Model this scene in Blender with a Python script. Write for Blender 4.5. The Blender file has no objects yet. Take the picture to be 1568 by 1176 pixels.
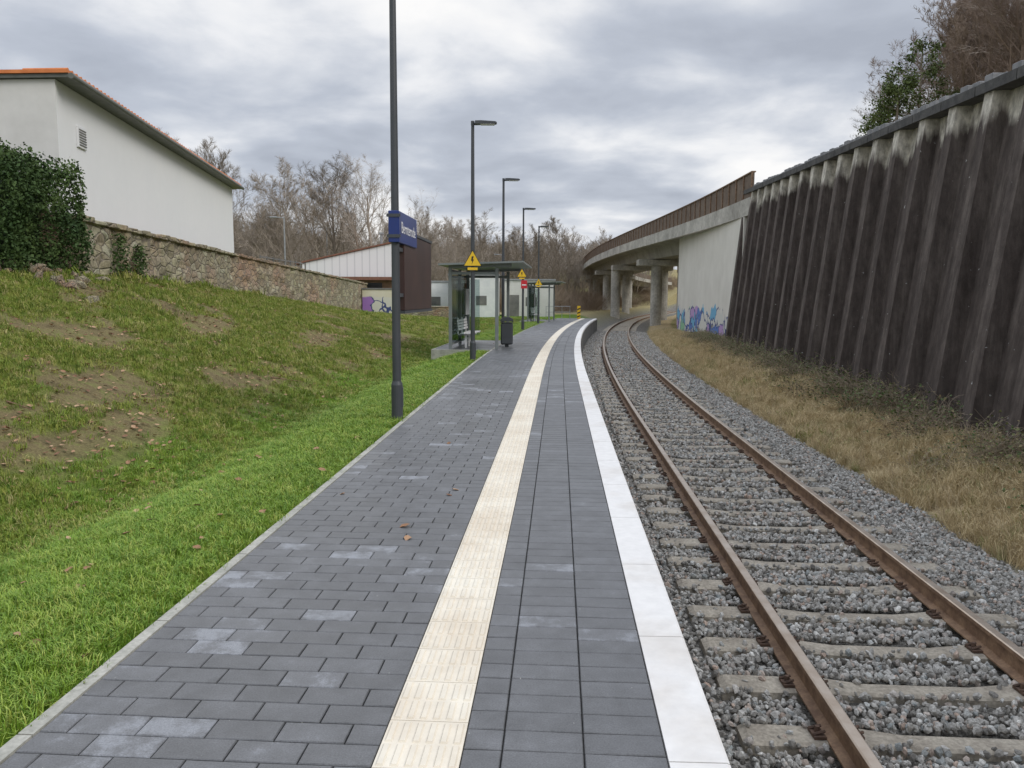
import bpy, math, random
import numpy as np
from mathutils import Vector, Matrix, noise as mn
random.seed(7); np.random.seed(7)
rad=math.radians
scene=bpy.context.scene
scene.view_settings.view_transform='Standard'
scene.view_settings.look='None'
scene.view_settings.exposure=0

# ------------------------------------------------------------------ site curves
def S(Y):
    if Y<=15: return .06
    return .06+.0023*(min(Y,120)-15)
def R(Y):
    x=.6+.06*Y
    if Y>15:
        y=min(Y,120); x+=.00115*(y-15)**2
        if Y>120: x+=.0023*105*(Y-120)
    return x
def L(Y): return R(Y)-(2.53+.0095*max(0,min(Y,60)))
def W(Y): return 2.53+.0095*max(0,min(Y,60))
def P(d,Y,z):           # d = distance to the left of the platform edge
    s=S(Y); return (R(Y)-d, Y+s*d, z)
def lerp(pts,y):
    return float(np.interp(y,[p[0] for p in pts],[p[1] for p in pts]))
def sst(x): x=max(0,min(1,x)); return x*x*(3-2*x)
WALLX=[(-20,-8.2),(0,-8.7),(17,-9.6),(30.5,-10.9),(60,-11.2),(90,-11.2)]
FOOT=[(-20,1.9),(12,1.95),(17,2.1),(30.5,1.75),(60,0.0),(80,-.1)]
PLAT=[(-20,2.1),(15,2.15),(17,2.95),(30,2.9),(60,2.2),(72,.2),(90,0)]
SW=[(0,-.42),(22,-.42),(36,-.15),(60,-.08)]
def wallx(Y): return lerp(WALLX,Y)
def footx(Y):
    if Y<=36: return 6.49+.109*Y
    if Y<=60: return 10.41+(Y-36)/24*2.05
    return max(12.46,R(Y)+6)
def footz(Y): return lerp([(0,-.72),(36,-.7),(60,-.95)],Y)
def walltop(Y): return 4.68+.053*Y
def far(X,Y):
    return sst((Y-140)/260)*16+sst((-X-30)/140)*10+sst((abs(X)-150)/300)*12
def hleft(X,Y):
    o=L(Y)-X; w=L(Y)-wallx(Y); f=lerp(FOOT,Y); sw=lerp(SW,Y)
    if o<.35: z=-.035
    elif o<2.3: z=-.035+(sw+.035)*sst((o-.35)/1.95)
    else:
        t=min(1,(o-2.3)/(w-2.3)); z=sw+(f-sw)*(t*.75+.25*sst(t))
    if o>.4: z+=(mn.noise(Vector((X*.5,Y*.5,1)))*.10+mn.noise(Vector((X*1.7,Y*1.7,5)))*.06)*min(1,(o-.4)/2)
    return z
def hright(X,Y):
    r=X-R(Y); w=footx(Y)-R(Y); f=footz(Y)
    if r<3.3: z=-1.0
    elif r<4.0: z=-1.0-.12*(r-3.3)/.7
    else:
        t=min(1,(r-4)/max(.1,(w-.3-4))); z=-1.12+(f+1.12)*sst(t)
        z+=mn.noise(Vector((X*1.1,Y*1.1,3)))*.06
    return z
def hillr(X,Y):
    base=lerp([(-30,walltop(0)-.6),(0,walltop(0)-.45),(48,walltop(48)-.45),(58,-1.0),(90,-1.0)],Y)
    q=X-footx(Y)
    z=base
    if q>10.5: z+=min(24,(q-10.5)*.55)
    return z
def soilq(X,Y):
    q=mn.fractal(Vector((X*.8,Y*.55,4)),1,2,5)-.03
    o=L(Y)-X
    q+=.26*math.exp(-((o-3.1)/.8)**2)*(1 if Y<20 else .3)
    return q

# ------------------------------------------------------------------ materials
def newmat(name):
    m=bpy.data.materials.new(name); m.use_nodes=True
    nt=m.node_tree; b=nt.nodes['Principled BSDF']
    return m,nt,b
def ramp(nt,pts,inp=None,interp='LINEAR'):
    r=nt.nodes.new('ShaderNodeValToRGB'); r.color_ramp.interpolation=interp
    e=r.color_ramp.elements
    while len(e)<len(pts): e.new(.5)
    for i,(p,c) in enumerate(pts):
        e[i].position=p; e[i].color=(c[0],c[1],c[2],1) if hasattr(c,'__len__') else (c,c,c,1)
    if inp is not None: nt.links.new(inp,r.inputs[0])
    return r
def nz(nt,scale,detail=5,rough=.6,vec=None,dist=0,coord='Object'):
    n=nt.nodes.new('ShaderNodeTexNoise'); n.inputs['Scale'].default_value=scale
    n.inputs['Detail'].default_value=detail; n.inputs['Roughness'].default_value=rough
    n.inputs['Distortion'].default_value=dist
    if vec is None:
        t=nt.nodes.new('ShaderNodeTexCoord'); vec=t.outputs[coord]
    nt.links.new(vec,n.inputs['Vector']); return n
def mapped(nt,scale=(1,1,1),coord='Object'):
    t=nt.nodes.new('ShaderNodeTexCoord'); m=nt.nodes.new('ShaderNodeMapping')
    m.inputs['Scale'].default_value=scale; nt.links.new(t.outputs[coord],m.inputs[0]); return m.outputs[0]
def mix(nt,fac,a,b,mode='MIX'):
    m=nt.nodes.new('ShaderNodeMix'); m.data_type='RGBA'; m.blend_type=mode
    for i,v in ((0,fac),(6,a),(7,b)):
        s=m.inputs[i]
        if isinstance(v,bpy.types.NodeSocket): nt.links.new(v,s)
        elif i==0: s.default_value=v
        else: s.default_value=(v[0],v[1],v[2],1)
    return m.outputs[2]
def bump(nt,b,h,strength,dist=.01):
    n=nt.nodes.new('ShaderNodeBump'); n.inputs['Strength'].default_value=strength
    n.inputs['Distance'].default_value=dist
    nt.links.new(h,n.inputs['Height']); nt.links.new(n.outputs[0],b.inputs['Normal'])
def M(name,c1,c2,scale=3,rough=.8,bs=0,bd=.01,detail=6,metal=0,lo=.35,hi=.65,fine=None,fa=(.8,1.15)):
    m,nt,b=newmat(name)
    n=nz(nt,scale,detail)
    r=ramp(nt,[(lo,c1),(hi,c2)],n.outputs[0])
    col=r.outputs[0]
    if fine:
        n2=nz(nt,fine,4); r2=ramp(nt,[(.3,fa[0]),(.7,fa[1])],n2.outputs[0])
        col=mix(nt,1,col,r2.outputs[0],'MULTIPLY')
        if bs: bump(nt,b,n2.outputs[0],bs,bd)
    elif bs: bump(nt,b,n.outputs[0],bs,bd)
    nt.links.new(col,b.inputs['Base Color'])
    b.inputs['Roughness'].default_value=rough; b.inputs['Metallic'].default_value=metal
    return m
def Mrand(name,pts,rough=.85,spec=.3,sub=None,fine=0):
    m,nt,b=newmat(name)
    o=nt.nodes.new('ShaderNodeObjectInfo')
    r=ramp(nt,pts,o.outputs['Random']); col=r.outputs[0]
    if fine:
        n=nz(nt,fine,3); r2=ramp(nt,[(.3,.7),(.7,1.25)],n.outputs[0]); col=mix(nt,1,col,r2.outputs[0],'MULTIPLY')
    nt.links.new(col,b.inputs['Base Color']); b.inputs['Roughness'].default_value=rough
    b.inputs['Specular IOR Level'].default_value=spec
    return m

# ------------------------------------------------------------------ mesh builder
class MB:
    def __init__(s): s.v=[]; s.f=[]; s.m=[]
    def add(s,vs,fs,mi=0):
        o=len(s.v); s.v+= [tuple(v) for v in vs]; s.f+=[tuple(i+o for i in f) for f in fs]; s.m+=[mi]*len(fs)
    def box(s,a,b,mi=0,bev=0):
        x0,y0,z0=a; x1,y1,z1=b
        if bev<=0:
            s.add([(x0,y0,z0),(x1,y0,z0),(x1,y1,z0),(x0,y1,z0),(x0,y0,z1),(x1,y0,z1),(x1,y1,z1),(x0,y1,z1)],
             [(0,3,2,1),(4,5,6,7),(0,1,5,4),(1,2,6,5),(2,3,7,6),(3,0,4,7)],mi)
        else:
            e=bev
            ring=[(x0+e,y0),(x1-e,y0),(x1,y0+e),(x1,y1-e),(x1-e,y1),(x0+e,y1),(x0,y1-e),(x0,y0+e)]
            cx,cy=(x0+x1)/2,(y0+y1)/2
            def sh(p): return (p[0]+(e if p[0]<cx else -e),p[1]+(e if p[1]<cy else -e))
            vs=[(*sh(p),z0) for p in ring]+[(*p,z0+e) for p in ring]+[(*p,z1-e) for p in ring]+[(*sh(p),z1) for p in ring]
            fs=[tuple(range(7,-1,-1)),tuple(range(24,32))]
            for k in range(3):
                for i in range(8): j=(i+1)%8; fs.append((k*8+i,k*8+j,k*8+8+j,k*8+8+i))
            s.add(vs,fs,mi)
    def hexa(s,p,mi=0): # 8 pts bottom 4, top 4
        s.add(p,[(0,3,2,1),(4,5,6,7),(0,1,5,4),(1,2,6,5),(2,3,7,6),(3,0,4,7)],mi)
    def cyl(s,p0,p1,r0,r1=None,n=12,mi=0,cap=True):
        if r1 is None: r1=r0
        p0=Vector(p0); p1=Vector(p1); d=(p1-p0)
        if d.length<1e-6: return
        d.normalize(); a=Vector((0,0,1)) if abs(d.z)<.9 else Vector((1,0,0))
        u=d.cross(a).normalized(); w=d.cross(u)
        vs=[];
        for p,r in ((p0,r0),(p1,r1)):
            for i in range(n):
                t=2*math.pi*i/n; vs.append(p+u*(math.cos(t)*r)+w*(math.sin(t)*r))
        fs=[(i,i+n,(i+1)%n+n,(i+1)%n) for i in range(n)]
        if cap: fs+= [tuple(range(n)),tuple(range(2*n-1,n-1,-1))]
        s.add(vs,fs,mi)
    def prism(s,poly,axis,a,b,mi=0): # poly 2D list, extruded along axis
        n=len(poly)
        def mk(p,t):
            return (t,p[0],p[1]) if axis=='x' else ((p[0],t,p[1]) if axis=='y' else (p[0],p[1],t))
        vs=[mk(p,a) for p in poly]+[mk(p,b) for p in poly]
        fs=[(i,(i+1)%n,(i+1)%n+n,i+n) for i in range(n)]+[tuple(range(n-1,-1,-1)),tuple(range(n,2*n))]
        s.add(vs,fs,mi)
    def obj(s,name,mats,parent=None,smooth=False,loc=None,link=True,fixn=True):
        me=bpy.data.meshes.new(name); me.from_pydata(s.v,[],s.f)
        if not isinstance(mats,(list,tuple)): mats=[mats]
        for m in mats: me.materials.append(m)
        me.polygons.foreach_set('material_index',s.m)
        if smooth: me.polygons.foreach_set('use_smooth',[True]*len(s.f))
        me.update()
        if fixn and len(s.f)<60000:
            import bmesh
            bm=bmesh.new(); bm.from_mesh(me); bmesh.ops.recalc_face_normals(bm,faces=bm.faces); bm.to_mesh(me); bm.free()
        o=bpy.data.objects.new(name,me)
        if link: scene.collection.objects.link(o)
        if parent: o.parent=parent
        if loc: o.location=loc
        return o
def empty(name,loc=(0,0,0),rz=0):
    e=bpy.data.objects.new(name,None); e.empty_display_size=.3; e.location=loc; e.rotation_euler=(0,0,rz)
    scene.collection.objects.link(e); return e

def scatter(name,pts,coll,smin,smax,tilt=.2,seed=0,full=False):
    me=bpy.data.meshes.new(name); me.from_pydata([tuple(p) for p in pts],[],[])
    o=bpy.data.objects.new(name,me); scene.collection.objects.link(o)
    g=bpy.data.node_groups.new(name+'_nodes','GeometryNodeTree')
    g.interface.new_socket('Geometry',in_out='INPUT',socket_type='NodeSocketGeometry')
    g.interface.new_socket('Geometry',in_out='OUTPUT',socket_type='NodeSocketGeometry')
    N=g.nodes; Lk=g.links
    gi=N.new('NodeGroupInput'); go=N.new('NodeGroupOutput')
    iop=N.new('GeometryNodeInstanceOnPoints'); ci=N.new('GeometryNodeCollectionInfo')
    ci.inputs['Collection'].default_value=coll
    ci.inputs['Separate Children'].default_value=True; ci.inputs['Reset Children'].default_value=True
    iop.inputs['Pick Instance'].default_value=True
    rv=N.new('FunctionNodeRandomValue'); rv.data_type='FLOAT_VECTOR'
    t=math.pi if full else tilt
    rv.inputs[0].default_value=(-t,-t,0); rv.inputs[1].default_value=(t,t,6.283)
    rs=N.new('FunctionNodeRandomValue'); rs.data_type='FLOAT'
    rs.inputs[2].default_value=smin; rs.inputs[3].default_value=smax
    ri=N.new('FunctionNodeRandomValue'); ri.data_type='INT'
    ri.inputs[4].default_value=0; ri.inputs[5].default_value=max(0,len(coll.objects)-1)
    for n,k in ((rv,1),(rs,2),(ri,3)): n.inputs['Seed'].default_value=seed*10+k
    Lk.new(gi.outputs[0],iop.inputs['Points']); Lk.new(ci.outputs[0],iop.inputs['Instance'])
    Lk.new(rv.outputs[0],iop.inputs['Rotation']); Lk.new(rs.outputs[1],iop.inputs['Scale'])
    Lk.new(ri.outputs[2],iop.inputs['Instance Index']); Lk.new(iop.outputs[0],go.inputs[0])
    md=o.modifiers.new('scatter','NODES'); md.node_group=g
    return o
def coll(name,objs):
    c=bpy.data.collections.new(name)
    for o in objs: c.objects.link(o)
    return c

# ------------------------------------------------------------------ material set
m_conc=M('concrete',(.36,.35,.31),(.48,.47,.43),.8,.85,.3,.01,fine=25)
m_concd=M('concrete_dark',(.13,.13,.125),(.22,.21,.2),1.2,.85,.3,.01,fine=18)
m_anth=M('anthracite_paint',(.05,.056,.062),(.065,.07,.078),2,.45)
m_steel=M('galvanised_steel',(.3,.31,.32),(.4,.41,.42),6,.45,metal=.6)
m_white=M('white_paint',(.7,.71,.72),(.8,.8,.8),2,.6)
m_dark=M('dark_opening',(.015,.015,.017),(.025,.025,.027),2,.3)
m_yellow=M('yellow_paint',(.8,.5,.02),(.85,.55,.03),3,.5)
m_black=M('black_paint',(.01,.01,.01),(.02,.02,.02),3,.5)
m_red=M('red_paint',(.55,.02,.03),(.62,.03,.04),3,.5)
m_blue=M('blue_enamel',(.012,.03,.16),(.016,.04,.2),3,.35)
m_text=M('white_lettering',(.8,.8,.8),(.85,.85,.85),3,.5)
m_green=M('shelter_grey_green',(.17,.19,.19),(.22,.24,.235),2,.4)

# ------------------------------------------------------------------ ground sheet
def build_ground():
    Ys=list(np.arange(-16,30,.3))+list(np.arange(30,80,1))+list(np.arange(80,200,5))+list(np.arange(200,1300,40))
    lf=[i/44 for i in range(45)]
    lb=[.4,1.2,2.5,5,8,12,18,26,38,55,80,120,180,300,500,900]
    rf=[i/30 for i in range(31)]
    rb=[.3,1.2,5,10.5,13,17,22,30,40,55,80,120,200,350,600,900]
    verts=[]
    ncol=len(lb)+len(lf)+len(rf)+len(rb)
    for Y in Ys:
        row=[]
        wx=wallx(Y) if Y<90 else L(Y)-14; wx=min(wx,L(Y)-9) if Y>85 else wx
        pl=lerp(PLAT,Y)
        for b in reversed(lb):
            X=wx-b; z=pl+far(X,Y)+ (mn.noise(Vector((X*.1,Y*.1,0)))*.4 if b>5 else 0)
            row.append((X,Y,z,(0.0,0,0,1)))
        for t in reversed(lf):
            X=L(Y)+(wx-L(Y))*t; o=L(Y)-X
            z=hleft(X,Y)+(far(X,Y) if Y>140 else 0)
            lawn=1-sst((o-2.2)/1.2) if Y<40 else (1 if Y<78 else 0)
            if t==0: z=-.05
            if t==0 and Y<61: z=-.035
            row.append((X,Y,z,(lawn,0,0 if Y<78 else .5,1)))
        fx=footx(Y); f0=R(Y)
        for t in rf:
            X=f0+(fx-f0)*t; r=X-f0
            z=hright(X,Y)+(far(X,Y) if Y>140 else 0)
            bal=1-sst((r-3.9)/.35)
            row.append((X,Y,z,(0,bal,1-bal,1)))
        for b in rb:
            X=fx+b
            z=footz(Y) if b==.3 else hillr(X,Y)+far(X,Y)
            row.append((X,Y,z,(0,0,.25,1)))
        verts+=row
    me=bpy.data.meshes.new('ground')
    fs=[]
    for i in range(len(Ys)-1):
        for j in range(ncol-1):
            a=i*ncol+j; fs.append((a,a+1,a+1+ncol,a+ncol))
    me.from_pydata([v[:3] for v in verts],[],fs)
    ca=me.color_attributes.new('zones','FLOAT_COLOR','POINT')
    ca.data.foreach_set('color',[c for v in verts for c in v[3]])
    sa=me.attributes.new('soil','FLOAT','POINT')
    sa.data.foreach_set('value',[.85*sst((soilq(v[0],v[1])+.08)/.3) if -14<v[0]<3 and v[1]<70 else .6 for v in verts])
    me.polygons.foreach_set('use_smooth',[True]*len(fs))
    m,nt,b=newmat('ground_cover')
    at=nt.nodes.new('ShaderNodeAttribute'); at.attribute_name='zones'
    so=nt.nodes.new('ShaderNodeAttribute'); so.attribute_name='soil'
    sp=nt.nodes.new('ShaderNodeSeparateColor'); nt.links.new(at.outputs['Color'],sp.inputs[0])
    n2=nz(nt,3.5,8,.7); n3=nz(nt,40,4,.7)
    soil=ramp(nt,[(.3,(.12,.085,.055)),(.5,(.21,.155,.09)),(.62,(.18,.18,.07)),(.75,(.29,.23,.13))],n2.outputs[0]).outputs[0]
    moss=ramp(nt,[(.3,(.10,.14,.026)),(.5,(.17,.22,.04)),(.72,(.27,.27,.08))],n2.outputs[0]).outputs[0]
    bank=mix(nt,so.outputs['Fac'],moss,soil)
    lawn=ramp(nt,[(.3,(.08,.15,.016)),(.7,(.16,.25,.03))],n2.outputs[0]).outputs[0]
    dry=ramp(nt,[(.3,(.24,.19,.11)),(.5,(.42,.33,.19)),(.7,(.52,.42,.25))],n2.outputs[0]).outputs[0]
    bal=ramp(nt,[(.35,(.08,.074,.066)),(.65,(.27,.255,.225))],n3.outputs[0]).outputs[0]
    c=mix(nt,sp.outputs[0],bank,lawn); c=mix(nt,sp.outputs[2],c,dry); c=mix(nt,sp.outputs[1],c,bal)
    f=ramp(nt,[(.3,.6),(.7,1.3)],n3.outputs[0]).outputs[0]
    c=mix(nt,1,c,f,'MULTIPLY')
    nt.links.new(c,b.inputs['Base Color']); b.inputs['Roughness'].default_value=.95
    b.inputs['Specular IOR Level'].default_value=.1
    bump(nt,b,n3.outputs[0],.8,.03)
    me.materials.append(m)
    o=bpy.data.objects.new('ground',me); scene.collection.objects.link(o)
build_ground()

# ------------------------------------------------------------------ platform
YE=61.0
plat=empty('railway_platform')
def strip(mb,d0,d1,z,Y0,Y1,step=1.0,mi=0):
    ys=np.arange(Y0,Y1+1e-6,step); vs=[];fs=[]
    for y in ys:
        a=d0(y) if callable(d0) else d0; b=d1(y) if callable(d1) else d1
        vs.append(P(a,y,z)); vs.append(P(b,y,z))
    for i in range(len(ys)-1): fs.append((2*i,2*i+2,2*i+3,2*i+1))
    mb.add(vs,fs,mi)
mb=MB(); strip(mb,0.03,lambda y:W(y)-.01,-.016,-2,YE)
m_joint=M('joint_sand',(.05,.049,.046),(.09,.085,.08),30,.95)
mb.obj('bedding',m_joint,plat)
mb=MB(); ys=np.arange(-2,YE+.1,1.0)
for i in range(len(ys)-1):
    a=P(.03,ys[i],0);b=P(.03,ys[i+1],0);c=P(.25,ys[i],0);e=P(.25,ys[i+1],0)
    mb.hexa([(a[0],a[1],-1.2),(b[0],b[1]-.008,-1.2),(e[0],e[1]-.008,-1.2),(c[0],c[1],-1.2),(a[0],a[1],-.1),(b[0],b[1]-.008,-.1),(e[0],e[1]-.008,-.1),(c[0],c[1],-.1)])
mb.obj('edge_wall',m_concd,plat)
mb=MB(); a=P(0,YE,0); b=P(W(YE),YE,0)
mb.hexa([(a[0],a[1]-.1,-1.2),(a[0],a[1],-1.2),(b[0],b[1],-1.2),(b[0],b[1]-.1,-1.2),(a[0],a[1]-.1,-.02),(a[0],a[1],-.02),(b[0],b[1],-.02),(b[0],b[1]-.1,-.02)])
mb.obj('end_wall',m_concd,plat)

PV={'v':[],'f':[],'a':[]}
def paver(d0,d1,y0,y1,z,val,g=.0028,e=.0032):
    o=len(PV['v'])
    d0+=g;d1-=g;y0+=g;y1-=g
    t1=random.uniform(-.0009,.0009); t2=random.uniform(-.0009,.0009)
    PV['v']+=[P(d0,y0,z-.014),P(d1,y0,z-.014),P(d1,y1,z-.014),P(d0,y1,z-.014),
              P(d0,y0,z-e),P(d1,y0,z-e),P(d1,y1,z-e),P(d0,y1,z-e),
              P(d0+e,y0+e,z+t1+t2),P(d1-e,y0+e,z-t1+t2),P(d1-e,y1-e,z-t1-t2),P(d0+e,y1-e,z+t1-t2)]
    F=[(8,11,10,9),(0,4,5,1),(1,5,6,2),(2,6,7,3),(3,7,4,0),(4,8,9,5),(5,9,10,6),(6,10,11,7),(7,11,8,4)]
    PV['f']+=[tuple(k+o for k in f) for f in F]; PV['a']+=[val]*9
def pale(d,y):
    n=mn.noise(Vector((d*1.1,y*.5,2.3)))+.5*mn.noise(Vector((d*3,y*2,9)))
    pr=.05+max(0,n-.05)*.9
    if random.random()<pr: return random.uniform(.16,.42)
    return random.uniform(0,.16)
RH=.13; BL=.26
y=-1.5; k=0
while y<YE-.16:
    for (a,b) in ((.2,.49),(.49,.78),(.78,.92)):
        paver(a,b,y,y+RH,0,pale(a,y)*.9)
    d=1.22; first=BL/2 if k%2 else BL
    end=W(y)-.06
    while d<end-.02:
        w=first if first else BL; first=None
        e=min(d+w,end)
        if end-e<.05: e=end
        paver(d,e,y,y+RH,random.uniform(-.0006,.0006),pale(d,y)); d=e
    y+=RH;k+=1
me=bpy.data.meshes.new('pavers'); me.from_pydata(PV['v'],[],PV['f'])
at=me.attributes.new('pv','FLOAT','FACE'); at.data.foreach_set('value',PV['a'])
m,nt,b=newmat('grey_pavers')
A=nt.nodes.new('ShaderNodeAttribute'); A.attribute_name='pv'
n1=nz(nt,6,8,.72); n2=nz(nt,150,3,.6); n0=nz(nt,.6,4,.6)
ad=nt.nodes.new('ShaderNodeMath'); ad.operation='MULTIPLY_ADD'; nt.links.new(n1.outputs[0],ad.inputs[0]); ad.inputs[1].default_value=1.1
nt.links.new(A.outputs['Fac'],ad.inputs[2])
c=ramp(nt,[(.35,(.085,.086,.088)),(.68,(.122,.124,.128)),(.86,(.15,.153,.16)),(1.05,(.25,.26,.28)),],ad.outputs[0]).outputs[0]
f=ramp(nt,[(.28,.7),(.5,1),(.72,1.25)],n2.outputs[0]).outputs[0]
c=mix(nt,1,c,f,'MULTIPLY')
f=ramp(nt,[(.3,.82),(.7,1.18)],n0.outputs[0]).outputs[0]; c=mix(nt,1,c,f,'MULTIPLY')
sp=nz(nt,55,2,.5); f=ramp(nt,[(.76,0),(.78,1)],sp.outputs[0]).outputs[0]; c=mix(nt,f,c,(.42,.41,.38))
nt.links.new(c,b.inputs['Base Color'])
rr=ramp(nt,[(.35,.32),(.65,.55)],n0.outputs[0]).outputs[0]; nt.links.new(rr,b.inputs['Roughness'])
b.inputs['Specular IOR Level'].default_value=.55
bump(nt,b,n2.outputs[0],.3,.003); me.materials.append(m)
o=bpy.data.objects.new('pavers',me); scene.collection.objects.link(o); o.parent=plat

# tactile strip
m_tact=M('cream_concrete',(.68,.60,.48),(.79,.735,.62),1.6,.8,.12,.003,fine=14,fa=(.93,1.05))
m_edge=M('white_concrete',(.62,.58,.53),(.75,.735,.71),1.1,.8,.08,.002,fine=12,lo=.3,hi=.5,fa=(.93,1.05))
mb=MB(); y=-1.5
while y<YE-.31:
    g=.0018
    q=[P(.92+g,y+g,0),P(1.22-g,y+g,0),P(1.22-g,y+.3-g,0),P(.92+g,y+.3-g,0)]
    mb.hexa([(p[0],p[1],-.014) for p in q]+[(p[0],p[1],-.002) for p in q])
    if y<32:
        for i in range(6):
            d=.92+.025+i*.05
            for h in (0,1):
                y0=y+.010+h*.144; y1=y0+.130
                q=[P(d-.014,y0,0),P(d+.014,y0,0),P(d+.014,y1,0),P(d-.014,y1,0)]
                q2=[P(d-.009,y0+.005,0),P(d+.009,y0+.005,0),P(d+.009,y1-.005,0),P(d-.009,y1-.005,0)]
                mb.hexa([(p[0],p[1],-.002) for p in q]+[(p[0],p[1],.005) for p in q2])
    y+=.3
mb.obj('tactile_strip',m_tact,plat,fixn=False)
mb=MB(); y=-1.5
while y<YE-.9:
    g=.003; n=2
    for k in range(n):
        ya=y+k/n*1.0+(g if k==0 else 0); yb=y+(k+1)/n*1.0-(g if k==n-1 else 0)
        prof=[(-.02,-.03),(-.012,-.002),(.0,.003),(.2-g,.0),(.2-g,-.10),(-.02,-.10)]
        vs=[P(d,ya,z) for d,z in prof]+[P(d,yb,z) for d,z in prof]; N=len(prof)
        fs=[(i,(i+1)%N,(i+1)%N+N,i+N) for i in range(N)]
        if k==0: fs.append(tuple(range(N)))
        if k==n-1: fs.append(tuple(range(2*N-1,N-1,-1)))
        mb.add(vs,fs)
    y+=1.0
mb.obj('edge_slabs',m_edge,plat)
m_kerb=M('edging_kerb_concrete',(.30,.30,.26),(.44,.43,.38),5,.9,.3,.004,fine=50)
mb=MB(); y=-1.5
while y<YE-.9:
    w0=W(y);w1=W(y+1)
    q=[P(w0-.058,y+.004,0),P(w0,y+.004,0),P(w1,y+.996,0),P(w1-.058,y+.996,0)]
    mb.hexa([(p[0],p[1],-.2) for p in q]+[(p[0],p[1],.004) for p in q]); y+=1.0
mb.obj('edging_kerb',m_kerb,plat)

def bay(y0,y1,dep):
    mb=MB()
    q=[P(W(y0)+.003,y0,0),P(W(y0)+dep,y0,0),P(W(y1)+dep,y1,0),P(W(y1)+.003,y1,0)]
    mb.hexa([(p[0],p[1],-.3) for p in q]+[(p[0],p[1],-.004) for p in q])
    mb.obj('shelter_bay',bpy.data.materials['grey_pavers'],plat)
    mb=MB()
    q=[P(W(y0)+.003,y0-.06,0),P(W(y0)+dep+.06,y0-.06,0),P(W(y0)+dep+.06,y0-.003,0),P(W(y0)+.003,y0-.003,0)]
    mb.hexa([(p[0],p[1],-.3) for p in q]+[(p[0],p[1],.006) for p in q])
    q=[P(W(y0)+dep+.003,y0,0),P(W(y0)+dep+.06,y0,0),P(W(y1)+dep+.06,y1,0),P(W(y1)+dep+.003,y1,0)]
    mb.hexa([(p[0],p[1],-.3) for p in q]+[(p[0],p[1],.006) for p in q])
    mb.obj('bay_kerb',m_kerb,plat)
bay(23.3,28.8,1.75); bay(52,57,1.75)

# ------------------------------------------------------------------ track
ZR=-.76
def C(Y): return R(Y)+1.8
def T(off,Y,z):
    s=S(Y); n=math.hypot(s,1); return (C(Y)+off/n, Y-s*off/n, z)
track=empty('railway_track')
prof=[(-.07,-.172),(.07,-.172),(.07,-.160),(.012,-.145),(.0085,-.045),(.036,-.036),(.036,-.008),(.028,-.001),(-.028,-.001),(-.036,-.008),(-.036,-.036),(-.0085,-.045),(-.012,-.145),(-.07,-.160)]
m_rust=M('rail_rust',(.14,.08,.047),(.27,.17,.10),8,.75,.3,.002,fine=60)
m_head=M('rail_head_steel',(.42,.33,.25),(.56,.48,.40),4,.33,metal=.55)
for nm,off in (('rail_near',-.7525),('rail_far',.7525)):
    mb=MB(); ys=list(np.arange(-1.5,40,.5))+list(np.arange(40,170,1.5)); N=len(prof); vs=[]
    for y in ys: vs+=[T(off+a,y,ZR+b) for a,b in prof]
    mb.v+=vs
    for i in range(len(ys)-1):
        for j in range(N):
            k=(j+1)%N; mb.f.append((i*N+j,i*N+k,(i+1)*N+k,(i+1)*N+j)); mb.m.append(1 if j in(6,7,8) else 0)
    mb.obj(nm,[m_rust,m_head],track)
SL=[]; y=-1.2
while y<150: SL.append(y); y+=.6/math.hypot(1,S(y))
SLa=np.array(SL)
m_slp=M('sleeper_concrete',(.25,.215,.17),(.43,.385,.31),6,.9,.5,.008,fine=40,lo=.3,hi=.7,fa=(.65,1.2))
m_clip=M('fastener_rust',(.06,.036,.024),(.12,.07,.045),20,.8)
mb=MB(); mc=MB()
for y in SL:
    secs=[(-1.3,.13,-.95),(-1.26,.13,-.928),(-.6,.12,-.928),(-.35,.10,-.948),(.35,.10,-.948),(.6,.12,-.928),(1.26,.13,-.928),(1.3,.13,-.95)]
    if y>70: secs=[secs[0],secs[2],secs[5],secs[-1]]
    vs=[]; j=random.uniform(-.01,.01)
    for off,hw,z in secs:
        for dy,zz in ((-hw,-1.1),(-hw+.015,z-.014),(-hw+.04,z),(hw-.04,z),(hw-.015,z-.014),(hw,-1.1)):
            p=T(off,y+j,zz); s=S(y); vs.append((p[0]+s*dy*.95,p[1]+dy,zz))
    fs=[]
    for i in range(len(secs)-1):
        for q in range(5): fs.append((i*6+q,i*6+q+1,(i+1)*6+q+1,(i+1)*6+q))
    fs.append((0,1,2,3,4,5)); e=(len(secs)-1)*6; fs.append((e+5,e+4,e+3,e+2,e+1,e))
    mb.add(vs,fs)
    if y<40:
        for off in (-.7525,.7525):
            for sg in (-1,1):
                a=T(off+sg*.075,y,0);b=T(off+sg*.145,y,0)
                x0,x1=min(a[0],b[0]),max(a[0],b[0])
                mc.box((x0,y-.055-S(y)*off,-.926),(x1,y+.055-S(y)*off,-.908),0)
                cx=(x0+x1)/2; mc.cyl((cx,a[1],-.91),(cx,a[1],-.872),.017,.015,6)
                for q in (-1,1):
                    mc.cyl((x0,a[1]+q*.035,-.905),(x1,a[1]+q*.03,-.887),.009,.009,5)
mb.obj('sleepers',m_slp,track,fixn=False); mc.obj('rail_fasteners',m_clip,track)

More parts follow.
